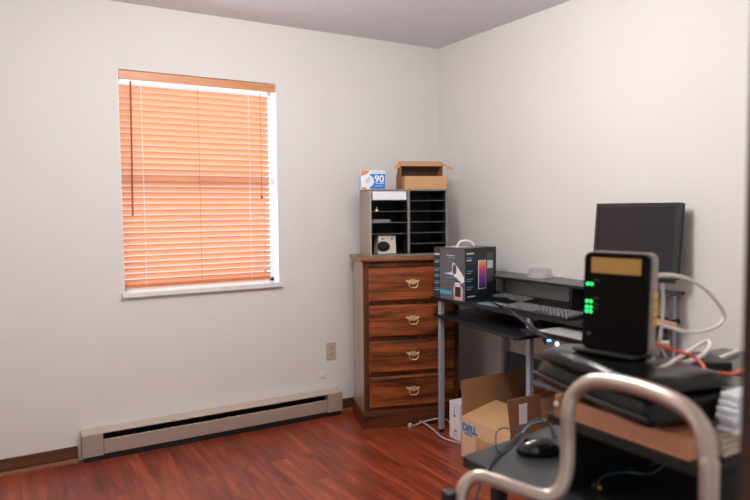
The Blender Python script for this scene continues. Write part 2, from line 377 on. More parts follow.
for z0,z1 in ((.770,.975),(.553,.748),(.336,.531),(.121,.314)):
    x0,x1=.030,W-.030
    b=B()
    o=[(x0,z0),(x1,z0),(x1,z1),(x0,z1)]
    lv=[(0,-.0),(0,-.006),(.008,-.012),(.012,-.016)]
    rings=[]
    for ins,y in lv:
        rings.append([b.bm.verts.new(v) for v in ((x0+ins,y,z0+ins),(x1-ins,y,z0+ins),(x1-ins,y,z1-ins),(x0+ins,y,z1-ins))])
    b.bm.faces.new(rings[0]); b.bm.faces.new(rings[-1])
    for A,C in zip(rings,rings[1:]):
        for k in range(4): b.bm.faces.new((A[k],A[(k+1)%4],C[(k+1)%4],C[k]))
    d=b.build('drawer','dwood',dr)
    handle(d,(z0+z1)/2+.008)

# ------------------------------------------------------------------ sorter on dresser
ZT=1.038
so=thing('paper_sorter','grey and black two column paper sorter standing on the walnut chest','sorter',(-.779,-.363,ZT),DA)
SW,SD,SH=.492,.30,.405
B().box(0,.012,0,SD,0,SH).build('side_panel','sort_lit',so,bevel=.0015)
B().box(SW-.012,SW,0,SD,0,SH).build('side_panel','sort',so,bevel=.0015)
B().box(.012,SW-.012,0,SD,0,.014).build('base_board','sort',so,bevel=.001)
B().box(-.0,SW,0,SD,SH-.008,SH+.002).build('top_board','sort',so,bevel=.001)
B().box(.236,.252,0,SD-.01,.014,SH-.008).build('divider','sort',so,bevel=.0015)
B().box(.012,SW-.012,SD-.01,SD-.002,.014,SH-.008).build('back_panel','sort_in',so)
sh=[]
for z in (.341,.273,.205,.137): sh.append((.012,.236,z))
for z in (.338,.273,.207,.141,.075): sh.append((.252,SW-.012,z))
for a,b_,z in sh: B().box(a,b_,.004,SD-.01,z-.002,z+.002).build('shelf','shelf',so)
B().box(.0122,.0126,.003,SD-.01,.014,SH-.008).box(.2354,.2358,.003,SD-.01,.014,SH-.008).box(.2522,.2526,.003,SD-.01,.014,SH-.008).box(SW-.0126,SW-.0122,.003,SD-.01,.014,SH-.008).box(.0126,.2354,.003,SD-.01,.0142,.0146).box(.2526,SW-.0126,.003,SD-.01,.0142,.0146).build('slot_lining','sort_in',so)
dmat=Matrix.Translation((-.779,-.363,ZT))@Matrix.Rotation(DA,4,'Z')
def onS(x,y,z): v=dmat@Vector((x,y,z)); return (v.x,v.y,v.z)
# paper stack in the top slot: slightly fanned sheets
pb=B(); 
for i in range(12):
    j=random.uniform(-.002,.002); pb.box(.004+j,.214+j,.004+j,.26,.0005+i*.0042,.0005+i*.0042+.0039)
tag(pb.build('paper_stack','paper',loc=onS(.017,.0,.3432),rotz=DA),'thick stack of white paper filling the top left slot of the sorter','paper')
bk=thing('hand_bell','small brass bell in the second left slot of the sorter','bell',onS(.055,.05,.2755),DA)
B().lathe([(.013,0),(.012,.006),(.007,.012),(.003,.016)],n=16).build('bell_body','brass',bk,smooth=True)
B().lathe([(.003,.015),(.004,.02),(.002,.026)],n=10).build('handle','brass',bk,smooth=True)
for i in range(3):
    tag(RB(.0,.115-.004*i,0,.16,0,.0055).build('booklet','greybook',loc=onS(.016+.003*i,.004+.003*i,.2075+i*.006),rotz=DA,bevel=.0006),
      'thin grey booklet in the third left slot of the sorter, '+('bottom of the pile','middle of the pile','top of the pile')[i],'booklet','booklets in the sorter')
sp=thing('small_speaker','small cream desktop speaker with round black cone in the bottom left slot of the sorter','speaker',onS(.055,.02,.015),DA+.08)
B().prism([(0,0),(.118,0),(.113,.112),(.006,.112)],1,0,.09).build('cabinet','cream',sp,bevel=.004)
B().lathe([(.034,0),(.034,.003),(.028,.004),(.010,.005),(.002,.006)],n=28,mtx=Matrix.Translation((.034,-.001,.046))@Matrix.Diagonal((1.2,1,.92,1))@Matrix.Rotation(PI/2,4,'X')).build('speaker_cone','black',sp,smooth=True)
for x in (.028,.088): B().lathe([(.007,0),(.006,.006)],n=14,mtx=Matrix.Translation((x,-.001,.093))@Matrix.Rotation(PI/2,4,'X')).build('knob','sort',sp)
# blue and white mask box
mb=thing('mask_box','small blue white and orange carton printed 90 on top left of the sorter','carton',onS(-.045,.02,SH+.0025),DA-.02)
mw,mdp,mh=.148,.075,.112
RB(0,mw,0,mdp,0,mh).build('carton_body','whiteprint',mb,bevel=.0008)
B().box(.052,mw-.001,-.0012,0,.002,mh-.020).build('blue_print','blue',mb)
B().lathe([(.036,0),(.036,.0006)],n=24,mtx=Matrix.Translation((.042,-.0013,.048))@Matrix.Rotation(PI/2,4,'X')).build('white_swoosh','whiteprint',mb)
B().prism([(.022,.05),(.046,.078),(.064,.060),(.040,.032)],1,-.0030,-.0022).build('mask_picture','skyb',mb)
B().prism([(.001,mh-.001),(.055,mh-.001),(.035,mh-.02),(.001,mh-.032)],1,-.0022,-.0004).build('orange_print','orange',mb)
B().box(.001,.03,-.0016,-.0004,.001,.012).build('orange_print','orange',mb)
B().box(.06,mw-.006,-.0016,-.0004,mh-.014,mh-.006).build('print_line','skyb',mb)
B().box(.088,.14,-.0026,-.0012,.032,.037).box(.084,.13,-.0026,-.0012,.018,.022).build('small_print','skyb',mb)
B().box(-.0012,0,.006,.069,.004,.09).build('end_print','skyb',mb)
text('90',.060,'whiteprint',mb,(.110,-.0018,.060),(PI/2,0,0),extr=.0006,offset=.0012)
# open tan mailer carton
tb=thing('mailer_carton','open tan cardboard mailer carton with its lid raised on top right of the sorter','carton',onS(.226,.02,SH+.0025),DA)
cw,cd,ch=.268,.19,.080
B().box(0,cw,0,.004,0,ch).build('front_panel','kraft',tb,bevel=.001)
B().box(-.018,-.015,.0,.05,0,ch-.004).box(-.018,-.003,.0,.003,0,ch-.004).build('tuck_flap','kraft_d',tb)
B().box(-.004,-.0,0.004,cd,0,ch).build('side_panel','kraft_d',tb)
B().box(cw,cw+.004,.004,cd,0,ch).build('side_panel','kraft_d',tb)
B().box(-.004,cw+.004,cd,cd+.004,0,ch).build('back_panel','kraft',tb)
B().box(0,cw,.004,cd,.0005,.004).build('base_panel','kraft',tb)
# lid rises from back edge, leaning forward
B().slab([(-.002,cd,ch),(cw+.002,cd,ch),(cw+.002,cd-.055,.178),(-.002,cd-.055,.178)],.003).build('lid','kraft_shade',tb)
B().slab([(.0,cd-.057,.180),(cw,cd-.057,.180),(cw,cd-.105,.148),(.0,cd-.105,.148)],.003).build('lid_flap','kraft',tb)
for sgn,x in ((-1,0),(1,cw)):
    e_=1.0 if sgn<0 else 1.5
    B().slab([(x,cd-.057,.180),(x+sgn*.040*e_,cd-.09,.142),(x+sgn*.052*e_,cd-.10,.128),(x+sgn*.046*e_,cd-.11,.122),(x+sgn*.030*e_,cd-.108,.126),(x,cd-.105,.148)],.003).build('lid_ear','kraft',tb)
    B().slab([(x+sgn*.001,cd,ch),(x+sgn*.001,cd-.11,ch-.002),(x+sgn*.001,cd-.115,.148),(x+sgn*.001,cd-.06,.176)],.003).build('lid_side','kraft_d',tb)

# ------------------------------------------------------------------ computer desk
dk=thing('computer_desk','black computer desk with silver legs and raised monitor shelf along the right wall','desk',(0,0,0))
yl,yr=-.60,-1.89
B().prism([(-.502,yl),(-.475,yr),(-.012,yr),(-.012,yl)],2,.785,.805).build('desktop','desk',dk,bevel=.002)
def fl(z): return [(-.235,yl-.05),(-.235,yr-.02),(-.01,yr-.02),(-.01,yl-.05)]
B().prism(fl(0),2,.919,.935).build('monitor_shelf','desktop_d',dk,bevel=.003)
B().box(-.236,-.232,yr-.015,yl-.055,.921,.933).build('shelf_edge','desk',dk)
B().box(-.05,-.028,-.755,-.725,.805,.919).build('shelf_post','silver',dk)
B().box(-.23,-.05,-1.44,-1.42,.805,.919).build('shelf_support','desk',dk)
B().box(-.05,-.026,yr+.01,yr+.035,.805,.919).build('shelf_post','silver',dk)
tray=[(-.50,-.618),(-.515,-.66),(-.525,-.88),(-.560,-1.15),(-.600,-1.36),(-.600,-1.425),(-.575,-1.435),(-.2,-1.435),(-.15,-.60),(-.46,-.600)]
B().prism(tray,2,.690,.706).build('keyboard_tray','desk',dk,bevel=.003)
def leg(x,y,z1,z0=0.02,s=.0135,name='leg'):
    l=B().box(x-s,x+s,y-s,y+s,z0,z1).build(name,'silver',dk,bevel=.002)
    if z0<.05: B().lathe([(.012,0),(.014,.004),(.014,.02)],(x,y,0),12).build('foot','black',l)
leg(-.478,-.672,.785); leg(-.463,-1.385,.785); leg(-.04,-.73,.785); leg(-.04,-1.41,.785); leg(-.45,yr+.02,.785); leg(-.04,yr+.02,.785)
B().box(-.03,-.024,yr+.02,-.745,.27,.445).build('modesty_panel','bluegrey',dk)
B().box(-.475,-.05,yr+.01,-1.395,.455,.472).build('tower_shelf','bluegrey',dk,bevel=.002)
B().box(-.56,-.10,yr+.035,-1.42,.728,.744).build('side_shelf','desk',dk,bevel=.002)
B().box(-.44,-.06,-1.43,-1.41,.744,.785).build('shelf_bracket','black',dk)
B().box(-.43,-.06,yr+.036,yr+.045,.744,.785).build('shelf_bracket','black',dk)

# silver laptop on the side shelf
lp=thing('silver_laptop','closed silver laptop poking out under the desk on its side shelf','laptop',(-.585,-1.838,.744),0)
RB(0,.24,0,.275,0,.012).build('laptop_base','black',lp,bevel=.003)
RB(0,.24,0,.275,.012,.020).build('laptop_lid','laptop',lp,bevel=.003)
# tower on lower shelf
tw=thing('computer_tower','grey desktop computer tower with a glowing blue power light on the lower desk shelf','computer',(-.478,-1.85,.472),0)
RB(0,.38,0,.34,0,.238).build('case','tower',tw,bevel=.006)
B().box(-.002,.0,.02,.2,.03,.06).build('drive_bay','gear',tw)
P_=(-0.48, -1.579, 0.687)
B().lathe([(.012,0),(.009,.005)],n=16,mtx=Matrix.Translation((-.001,P_[1]+1.85,P_[2]-.472))@Matrix.Rotation(-PI/2,4,'Y')).build('power_light','led_b2',tw)

# keyboards
def keyboard(name,label,loc,rz,w,d,rows=5,cols=18):
    k=thing(name,label,'keyboard',loc,rz,'keyboards on the black desk')
    B().prism([(0,0),(0,.010),(d,.020),(d,0)],1,0,w).build('keyboard_base','black',k,bevel=.002)
    b=B(); sx=(w-.02)/cols; sy=(d-.025)/rows
    for r in range(rows):
        for c_ in range(cols):
            if r==0 and 4<c_<9: continue
            x=.011+r*sy; y=.010+c_*sx; z=.010+x/d*.010
            b.box(x+.002,x+sy-.006,y+.002,y+sx-.006,z-.004,z+.009)
    b.build('keys','keys',k,bevel=.0012,seg=1); return k
# local x = depth away from the user, local y = along the board
k1=keyboard('computer_keyboard','black full size keyboard at the front edge of the black desk',(-.478,-1.640,.806),math.radians(1),.455,.150)
k2=keyboard('computer_keyboard','smaller black keyboard lying behind the larger one near the monitor shelf post',(-.285,-1.135,.806),math.radians(-3),.28,.12,5,12)
tag(RB(0,.012,0,.12,0,.012).build('marker_pen','blackg',loc=(-.25,-1.235,.806),rotz=.1,bevel=.003),'short black marker lying behind the keyboard on the desk','marker')
tag(B().prism([(0,0),(.1,.0),(.11,.12),(.01,.13)],2,0,.003).build('disc_sleeve','teal',loc=(-.455,-1.12,.8055),rotz=.2),'pale teal paper disc sleeve between the black product box and keyboard','disc sleeve')

# CD spindle
cs=thing('disc_spindle','clear plastic spindle case of blank discs on the monitor shelf','disc case',((-0.078, -1.066, 0.94)[0]+.0,(-0.078, -1.066, 0.94)[1],.935))
B().lathe([(.070,0),(.070,.006),(.062,.008)],n=32).build('base','cream',cs,smooth=True)
B().lathe([(.060,.009),(.060,.018)],n=32).build('discs','silverp',cs,smooth=True)
B().lathe([(.064,.008),(.064,.042),(.058,.048),(.02,.050)],n=32).build('cover','clear',cs,smooth=True)
tag(B().lathe([(.030,0),(.030,.004),(.024,.006)],(0,0,0),24).build('white_puck','cream',loc=(0.005, -1.145, 0.936)),'small flat white cap beside the disc spindle on the monitor shelf','cap')

# monitor
mo=thing('flat_monitor','black flat screen monitor switched off on the raised desk shelf','monitor',(-.105,-1.702,.935),0)
tilt=Matrix.Translation((0,0,.062))@Matrix.Rotation(math.radians(5),4,'Y')
mwid,mhei=.462,.346
def mx(b): bmesh.ops.transform(b.bm,matrix=tilt,verts=b.bm.verts[:]); return b
b=B(); hw=mwid/2
b.box(-.018,.0,-hw,hw,0,.022).box(-.018,0,-hw,hw,mhei-.018,mhei).box(-.018,0,-hw,-hw+.018,.022,mhei-.018).box(-.018,0,hw-.018,hw,.022,mhei-.018)
mx(b).build('bezel','bezel',mo)
b=B().box(-.006,.022,-hw+.0005,hw-.0005,.0005,mhei-.0005).box(.022,.045,-hw+.06,hw-.06,.05,mhei-.05); mx(b).build('rear_housing','black',mo,bevel=.003)
b=B().box(-.014,-.0055,-hw+.018,hw-.018,.022,mhei-.018); mx(b).build('screen','screen',mo)
b=B()
for i in range(5): y=-hw+.03+i*.022; b.box(-.0195,-.018,y,y+.010,.009,.014)
mx(b).build('buttons','led_w',mo)
B().box(.02,.04,-.035,.035,.008,.22).build('stand_neck','black',mo,bevel=.004)
B().lathe([(.10,0),(.10,.006),(.08,.010),(.03,.012)],(-.005,0,0),32).build('stand_base','black',mo,smooth=True)

# black product box with camera artwork
ang=math.atan2(-.235,.035)
pbx=thing('product_box','black and grey printed security camera box with white handle on the desk corner','box',(-.513,-.650,.805),0)
e1=Vector((.042,-.236,0)); e1n=e1.normalized(); e2n=Vector((-e1n.y,e1n.x,0)); L1,L2,HB=.240,.272,.296
ax1=Matrix(((e1n.x,e2n.x,0,0),(e1n.y,e2n.y,0,0),(0,0,1,0),(0,0,0,1)))
pbx.matrix_world=Matrix.Translation((-.513,-.650,.805))@ax1
# local x along the left face, local y into the depth (the right face is at x=L1)
RB(0,L1,0,L2,0,HB).build('carton_body','boxblack',pbx,bevel=.001)
B().box(.050,L1-.001,-.0010,0,.002,HB-.004).build('grey_artwork','grp',pbx)
B().box(.0,L1,.0,L2,HB,HB+.001).build('top_print','gear',pbx)
tx=B(); cy=B()
for i,z in enumerate((.247,.20,.165,.125,.085)):
    cy.box(.006,.055,-.0022,-.0008,z-.028,z-.024)
    tx.box(.006,.04,-.0022,-.0008,z-.038,z-.035)
tx.box(.006,.045,-.0022,-.0008,.252,.262).box(.10,.16,-.0022,-.0008,.252,.2555)
cy.box(.115,.165,-.0022,-.0008,.240,.2435).box(.1,.15,-.0022,-.0008,.125,.1285)
tx.build('text_lines','silverp',pbx); cy.build('cyan_lines','cyan',pbx)
B().box(.05,.115,-.0024,-.001,.030,.052).build('cyan_badge','cyan',pbx,bevel=.0005)
B().lathe([(.012,0),(.012,.0016)],n=20,mtx=Matrix.Translation((.127,-.001,.041))@Matrix.Rotation(PI/2,4,'X')).build('badge_ring','cyan',pbx)
B().prism([(.150,.214),(.168,.205),(.212,.160),(.232,.135),(.235,.112),(.218,.098),(.200,.108),(.180,.128),(.163,.132),(.150,.148),(.143,.18)],1,-.0025,-.001).build('camera_picture','whiteprint',pbx)
B().lathe([(.020,0),(.020,.0010)],n=24,mtx=Matrix.Translation((.163,-.0024,.176))@Matrix.Diagonal((.75,1,1.5,1))@Matrix.Rotation(PI/2,4,'X')).build('camera_lens','gear',pbx)
B().prism([(.135,.158),(.142,.166),(.152,.158),(.150,.146),(.142,.142),(.08,.150)],1,-.0036,-.0028).build('light_beam','silverp',pbx)
B().prism([(.160,.002),(.222,.002),(.226,.06),(.205,.10),(.165,.102),(.152,.06)],1,-.0028,-.001).build('hand_picture','skin',pbx)
B().box(.168,.208,-.0040,-.0028,.022,.112).build('phone_picture','boxblack',pbx,bevel=.0003)
B().box(.170,.206,-.0046,-.0040,.078,.104).build('phone_screen','silverp',pbx)
# right face (x = L1)
X=L1
tx=B(); cy=B()
tx.box(X,X+.0014,.012,.075,.262,.271).box(X,X+.0014,.012,.055,.225,.232)
cy.box(X,X+.0014,.012,.06,.240,.2455)
for z in (.165,.12,.075): cy.box(X,X+.0014,.012,.065,z,z+.005); tx.box(X,X+.0014,.012,.05,z-.010,z-.0075)
tx.box(X,X+.0014,.020,.085,.020,.0265)
tx.build('text_lines','silverp',pbx); cy.build('cyan_lines','cyan',pbx)
B().box(X,X+.0014,.185,.245,.095,.265).build('phone_picture','gear',pbx)
B().box(X+.0012,X+.0022,.190,.240,.175,.220).build('phone_photo','silverp',pbx)
B().box(X+.0005,X+.003,.110,.178,.060,.225).build('phone_frame','silverp',pbx,bevel=.0008)
pm=bpy.data.materials.new('phone gradient'); pm.use_nodes=True; nt=pm.node_tree
g=nt.nodes.new('ShaderNodeTexCoord'); sx=nt.nodes.new('ShaderNodeSeparateXYZ'); mr=nt.nodes.new('ShaderNodeMapRange'); mr.inputs[1].default_value=.06; mr.inputs[2].default_value=.22
cr=nt.nodes.new('ShaderNodeValToRGB'); e=cr.color_ramp.elements; e[0].color=(.03,.01,.03,1); e[1].color=(.9,.4,.05,1); k=e.new(.45); k.color=(.22,.04,.35,1); k=e.new(.72); k.color=(.8,.05,.12,1)
nt.links.new(g.outputs['Object'],sx.inputs[0]); nt.links.new(sx.outputs[2],mr.inputs[0]); nt.links.new(mr.outputs[0],cr.inputs[0]); nt.links.new(cr.outputs[0],nt.nodes['Principled BSDF'].inputs['Base Color'])
B().box(X+.0028,X+.0036,.114,.174,.065,.220).build('phone_screen',pm,pbx)
B().tube([(.10,.09,HB+.001),(.102,.10,HB+.022),(.112,.12,HB+.035),(.130,.15,HB+.035),(.142,.175,HB+.022),(.145,.185,HB+.001)],.0065,8,5).build('carry_handle','whiteprint',pbx,smooth=True)
B().box(.04,.15,.05,.16,HB+.001,HB+.0035).build('handle_plate','cream',pbx)

# gooseneck lamp lying off the desk edge
gn=thing('gooseneck_light','slim black gooseneck light with glowing blue tip reaching off the desk edge','lamp',(-.43,-1.06,.806))
G0=Vector((-0.393, -0.997, 0.815)); G1=Vector((-0.651, -1.445, 0.841)); G2=Vector((-0.679, -1.606, 0.797)); G3=Vector((-0.708, -1.731, 0.762))
off=Vector((-.43,-1.06,.806))
B().tube([G0-off,G1-off,G2-off,G3-off],[.0045,.011],10,6).build('gooseneck','blackg',gn,smooth=True)
B().lathe([(.012,-.012),(.015,-.006),(.015,.006),(.010,.010)],tuple(G3-off),14).build('lamp_head','blackg',gn,smooth=True)
B().lathe([(.009,-.002),(.010,.002),(.006,.006)],tuple(Vector((-0.712, -1.753, 0.758))-off),14).build('lamp_tip','led_b',gn,smooth=True)
B().tube([G3-off,Vector((-0.712, -1.73, 0.737))-off],.004,8).build('clip','blackg',gn)

# ------------------------------------------------------------------ boxes under the desk
wb=thing('white_carton','tall narrow white carton with red mark standing under the desk behind the large carton','carton',((-0.487, -0.762, 0.0)[0],(-0.487, -0.762, 0.0)[1]-.0,0),math.radians(0))
RB(0,.22,-.100,0,0,.215).build('carton_body','whiteprint',wb,bevel=.001)
b=B()
for i,z in enumerate((.182,.172,.162,.152)): b.box(-.0012,0,-.050,-.044,z,z+.006)
b.box(-.0012,0,-.055,-.040,.130,.142); b.build('black_print','gear',wb)
B().box(-.0012,0,-.07,-.04,.045,.055).build('red_print','red',wb)
B().box(-.0012,0,-.075,-.03,.022,.026).box(-.0012,0,-.075,-.03,.032,.035).build('small_print','outlet',wb)

db=thing('large_carton','open brown computer carton with blue lettering and upright flaps under the desk','carton',(-.612,-1.405,0),0)
# local: x into depth (0..0.54), y 0..0.38 toward the window wall
bw,bd,bh=.375,.53,.22
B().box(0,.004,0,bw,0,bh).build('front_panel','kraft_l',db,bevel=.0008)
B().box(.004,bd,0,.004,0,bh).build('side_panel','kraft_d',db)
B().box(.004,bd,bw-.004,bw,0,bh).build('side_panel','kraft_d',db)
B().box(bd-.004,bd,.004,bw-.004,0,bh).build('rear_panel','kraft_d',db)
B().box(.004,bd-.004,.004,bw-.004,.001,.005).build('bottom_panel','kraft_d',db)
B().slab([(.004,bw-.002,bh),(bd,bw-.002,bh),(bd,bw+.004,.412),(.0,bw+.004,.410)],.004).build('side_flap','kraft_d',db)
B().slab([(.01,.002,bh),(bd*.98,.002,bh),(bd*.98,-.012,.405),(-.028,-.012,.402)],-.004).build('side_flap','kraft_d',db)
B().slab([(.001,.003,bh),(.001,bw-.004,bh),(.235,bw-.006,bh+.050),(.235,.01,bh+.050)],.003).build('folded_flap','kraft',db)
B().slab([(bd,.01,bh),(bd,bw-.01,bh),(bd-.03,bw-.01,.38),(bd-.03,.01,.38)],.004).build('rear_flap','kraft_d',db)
B().box(-.0008,.0,.135,.255,0,.14).box(-.0008,.0,.0,.135,.10,.145).build('tape_strip','tape',db)
B().slab([(.052,-.0095,.268),(.105,-.0095,.268),(.100,-.0145,.372),(.045,-.0145,.372)],-.0006).build('white_label','paper',db)
B().slab([(.21,-.012,.25),(.30,-.012,.25),(.28,-.018,.38),(.18,-.018,.38)],-.0006).build('clear_tape','tape',db)
lg=bpy.data.objects.new('lettering',None)
bpy.data.objects.remove(lg)
yo=bw-.018
for ch,dy,rr in (('D',0,0),('E',.033,.35),('L',.062,0),('L',.086,0)):
    text(ch,.054,'dellblue',db,(-.001,yo-.012-dy,.165),(PI/2,rr,-PI/2),name='lettering',offset=.0028)
B().box(-.0012,0,yo-.080,yo-.012,.128,.134).box(-.0012,0,yo-.060,yo-.008,.138,.1415).build('small_print','dellblue',db)

# cable on floor by the dresser
cb=thing('floor_cable','light grey power cable lying on the floor by the desk leg','cable',(0,0,0))
pts=[(-0.599, -0.516, 0.012),(-0.563, -0.517, 0.012),(-0.528, -0.531, 0.025),(-0.481, -0.559, 0.04),(-0.442, -0.588, 0.05),(-0.412, -0.638, 0.05),(-0.387, -0.635, 0.02)]
B().tube(pts,.0048,8).build('cord','cable_g',cb,smooth=True)
B().tube([(-0.543, -0.542, 0.04),(-0.51, -0.547, 0.02),(-0.512, -0.642, 0.008),(-0.543, -0.754, 0.008),(-0.538, -0.833, 0.008),(-0.515, -0.895, 0.008)],.0048,8).build('cord','cable_g',cb,smooth=True)
B().lathe([(.013,0),(.014,.018),(.008,.024)],(-0.59, -0.502, 0.0),12).build('plug','cable_g',cb,smooth=True)

# ------------------------------------------------------------------ foreground table
ft=thing('side_table','low black topped table in the right foreground carrying the mouse','table',(0,0,0))
tx0,tx1,ty0,ty1=-1.768,-1.02,-3.32,-2.45
B().prism([(tx0,ty0),(tx1,ty0),(tx1,ty1+.05),(tx0+.0,ty1-.045)],2,.692,.72).build('table_top','desk_top2',ft,bevel=.003)
for x,y in ((tx0+.05,ty0+.05),(tx1-.05,ty0+.05),(tx0+.05,ty1-.12),(tx1-.05,ty1-.04)):
    B().box(x-.015,x+.015,y-.015,y+.015,0,.692).build('leg','black',ft,bevel=.003)
B().box(tx0+.05,tx1-.05,ty0+.05,ty0+.07,.60,.692).box(tx1-.07,tx1-.05,ty0+.07,ty1-.05,.60,.692).build('apron','black',ft)
rs=thing('table_riser','black riser shelf standing on the black topped table under the leather bag','shelf',(0,0,.72))
rx0,rx1,ry0,ry1=-1.735,-1.10,-3.10,-2.74
B().box(rx0,rx1,ry0,ry1,.148,.168).build('riser_top','black',rs,bevel=.003)
B().box(rx0+.03,rx1,ry1-.03,ry1-.012,0,.148).build('side_panel','black',rs)
B().box(rx0+.03,rx1,ry0,ry0+.018,0,.148).build('side_panel','black',rs)
ZR=.888
# wooden tray
wt=thing('wooden_tray','orange brown wooden board with raised end on the riser under the bag','tray',(0,0,ZR))
B().box(-1.732,-1.668,-3.065,-2.790,0,.040).build('board','traywood',wt,bevel=.003)
B().box(-1.745,-1.70,-2.787,-2.770,.0,.050).build('raised_end','kraft_d',wt,bevel=.004)
B().lathe([(.006,0),(.007,.003),(.003,.006)],n=12,mtx=Matrix.Translation((-1.745,-2.778,.030))@Matrix.Rotation(-PI/2,4,'Y')).build('knob','cream',wt,smooth=True)
for i in range(4):
    tag(B().prism([(-1.662+.003*i,-3.085+.004*i),(-1.662+.002*i,-2.80),(-1.36,-2.80),(-1.36,-3.085+.002*i)],2,0,.0092).build('paper_pad','pagecream',loc=(0,0,ZR+.0003+i*.0096),bevel=.001),
     'cream paper pad piled behind the wooden board under the bag, '+('lowest','second from bottom','second from top','topmost')[i],'paper pad','paper pads beside the tray')

# leather bag
def cushion(b,x0,x1,y0,y1,z0,z1,nx=14,ny=18,p=5.,wr=.004,mt=None):
    vs={}
    for side in (1,-1):
        for i in range(nx+1):
            for j in range(ny+1):
                u=-1+2*i/nx; v=-1+2*j/ny
                h=max(0,(1-abs(u)**p)*(1-abs(v)**p))**.45
                edge=i in(0,nx) or j in (0,ny)
                zc=z0+(z1-z0)*.35
                z=zc+(z1-zc)*h+(wr*math.sin(5*u+3*v)*math.cos(7*v) if side>0 and not edge else 0) if side>0 else zc-(zc-z0)*h
                if side<0 and edge: vs[(side,i,j)]=vs[(1,i,j)]; continue
                q=Vector((x0+(x1-x0)*(u+1)/2,y0+(y1-y0)*(v+1)/2,z))
                if mt: q=mt@q
                vs[(side,i,j)]=b.bm.verts.new(q)
    for side in (1,-1):
        for i in range(nx):
            for j in range(ny):
                f=[vs[(side,i,j)],vs[(side,i+1,j)],vs[(side,i+1,j+1)],vs[(side,i,j+1)]]
                if side<0: f.reverse()
                try: b.bm.faces.new(f)
                except ValueError: pass
    return b
bg=thing('leather_bag','soft black leather bag lying under the modem on the wooden tray','bag',(0,0,0))
BM=Matrix.Translation((-1.645,-2.90,0))@Matrix.Rotation(math.radians(-12),4,'Z')
def cush(*a,**k):
    b=cushion(B(),*a,**k); bmesh.ops.transform(b.bm,matrix=BM,verts=b.bm.verts[:]); return b
cush(-.105,.10,-.148,.228,ZR+.0415,ZR+.108,p=9).build('bag_body','leather',bg,smooth='all')
cush(-.115,.09,-.142,.205,ZR+.100,ZR+.133,wr=.003,p=9).build('bag_flap','leather',bg,smooth='all')
pb=B().tube([(-.106,-.145,ZR+.068),(-.109,0,ZR+.065),(-.106,.215,ZR+.068)],.004,8); bmesh.ops.transform(pb.bm,matrix=BM,verts=pb.bm.verts[:]); pb.build('piping','black',bg,smooth=True)

# modem
md=thing('black_modem','upright black modem with yellow label and green lights standing on the leather bag','modem',(0,0,0))
MA=Vector((-1.684, -2.786, 1.032)); MB_=Vector((-1.657, -2.919, 1.037))
fx=(MB_-MA); fx.z=0; MW=fx.length; fx.normalize(); ny_=Vector((-fx.y,fx.x,0))
MH,MD=.200,.038
MT=Matrix(((fx.x,ny_.x,0,MA.x),(fx.y,ny_.y,0,MA.y),(0,0,1,1.032),(0,0,0,1)))@Matrix.Rotation(math.radians(-3),4,'X')
md.matrix_world=MT
def rrect(x0,x1,z0,z1,r,n=5):
    p=[]
    for cx,cz,a in ((x1-r,z1-r,0),(x0+r,z1-r,PI/2),(x0+r,z0+r,PI),(x1-r,z0+r,1.5*PI)):
        for k in range(n+1): t=a+PI/2*k/n; p.append((cx+r*math.cos(t),cz+r*math.sin(t)))
    return p
B().prism(rrect(0,MW,0,MH,.014),1,0,.012).build('front_face','modem',md,bevel=.0015)
B().prism(rrect(.001,MW+.004,.0,MH+.003,.015),1,.012,MD).build('rear_shell','modemrim',md,bevel=.004)
B().box(.016,MW-.014,-.0008,0,MH-.042,MH-.010).build('yellow_label','ylabel',md)
for x,z in ((.009,.134),(.018,.134),(.009,.098),(.018,.098),(.009,.086),(.018,.086),(.009,.077),(.018,.077)):
    B().lathe([(.0038,0),(.0032,.0012)],n=12,mtx=Matrix.Translation((x,0,z))@Matrix.Rotation(PI/2,4,'X')).build('status_light','led_g',md)
b=B()
for z in (.142,.105,.092,.084): b.box(.024,.034,-.0007,0,z,z+.002)
b.box(.012,.020,-.0007,0,.028,.034); b.build('small_marks','gear',md)
for z in (.060,.078,.096,.114): B().box(MW+.002,MW+.0065,.018,.034,z,z+.013).build('ethernet_port','yport',md)
B().box(-.012,MW*.9,-.018,.065,-.007,.0).build('stand','black',md,bevel=.003)

# black cable box / antenna at modem side
tag(B().tube([(-1.621, -2.883, 1.18),(-1.548, -2.904, 1.173)],.0055,8).build('black_plug','black',smooth=True),'short black cable plug at the upper right side of the modem','plug')
D1=1.33
def Pt(l): return l
tag(B().tube([(-1.605, -2.887, 1.096),(-1.544, -2.89, 1.076),(-1.468, -2.89, 1.057),(-1.39, -2.89, 1.056),(-1.347, -2.891, 1.074),(-1.363, -2.891, 1.104),(-1.407, -2.885, 1.143),(-1.468, -2.882, 1.17),(-1.527, -2.88, 1.182),(-1.581, -2.884, 1.184),(-1.602, -2.883, 1.183)],.0042,10).build('white_cable','cable_w',smooth=True),'large loop of pale cable curving out to the right of the modem','cable')
tag(B().tube([(-1.561, -2.884, 1.178),(-1.546, -2.879, 1.131),(-1.546, -2.877, 1.078),(-1.551, -2.877, 1.037),(-1.532, -2.878, 1.007)],.0032,8).build('white_cable','cable_w',smooth=True),'straight thin white cable hanging down beside the modem ports','cable')
tag(B().tube([(-1.688, -2.954, 1.015),(-1.65, -2.957, 1.02),(-1.55, -2.922, 1.02),(-1.381, -2.85, 1.01),(-1.309, -2.831, 1.01),(-1.367, -2.872, 1.01),(-1.456, -2.91, 1.01),(-1.526, -2.929, 1.01),(-1.58, -2.934, 1.012),(-1.639, -2.949, 1.015)],.0045,10).build('white_cable','cable_w',smooth=True),'small coil of white cable lying on the bag behind the modem','cable')
tag(B().tube([(-1.617, -2.891, 1.102),(-1.567, -2.887, 1.09),(-1.521, -2.892, 1.078)],.004,8).build('orange_cable','cable_o',smooth=True),'short pale orange cable plugged in at the lowest yellow modem port','cable')
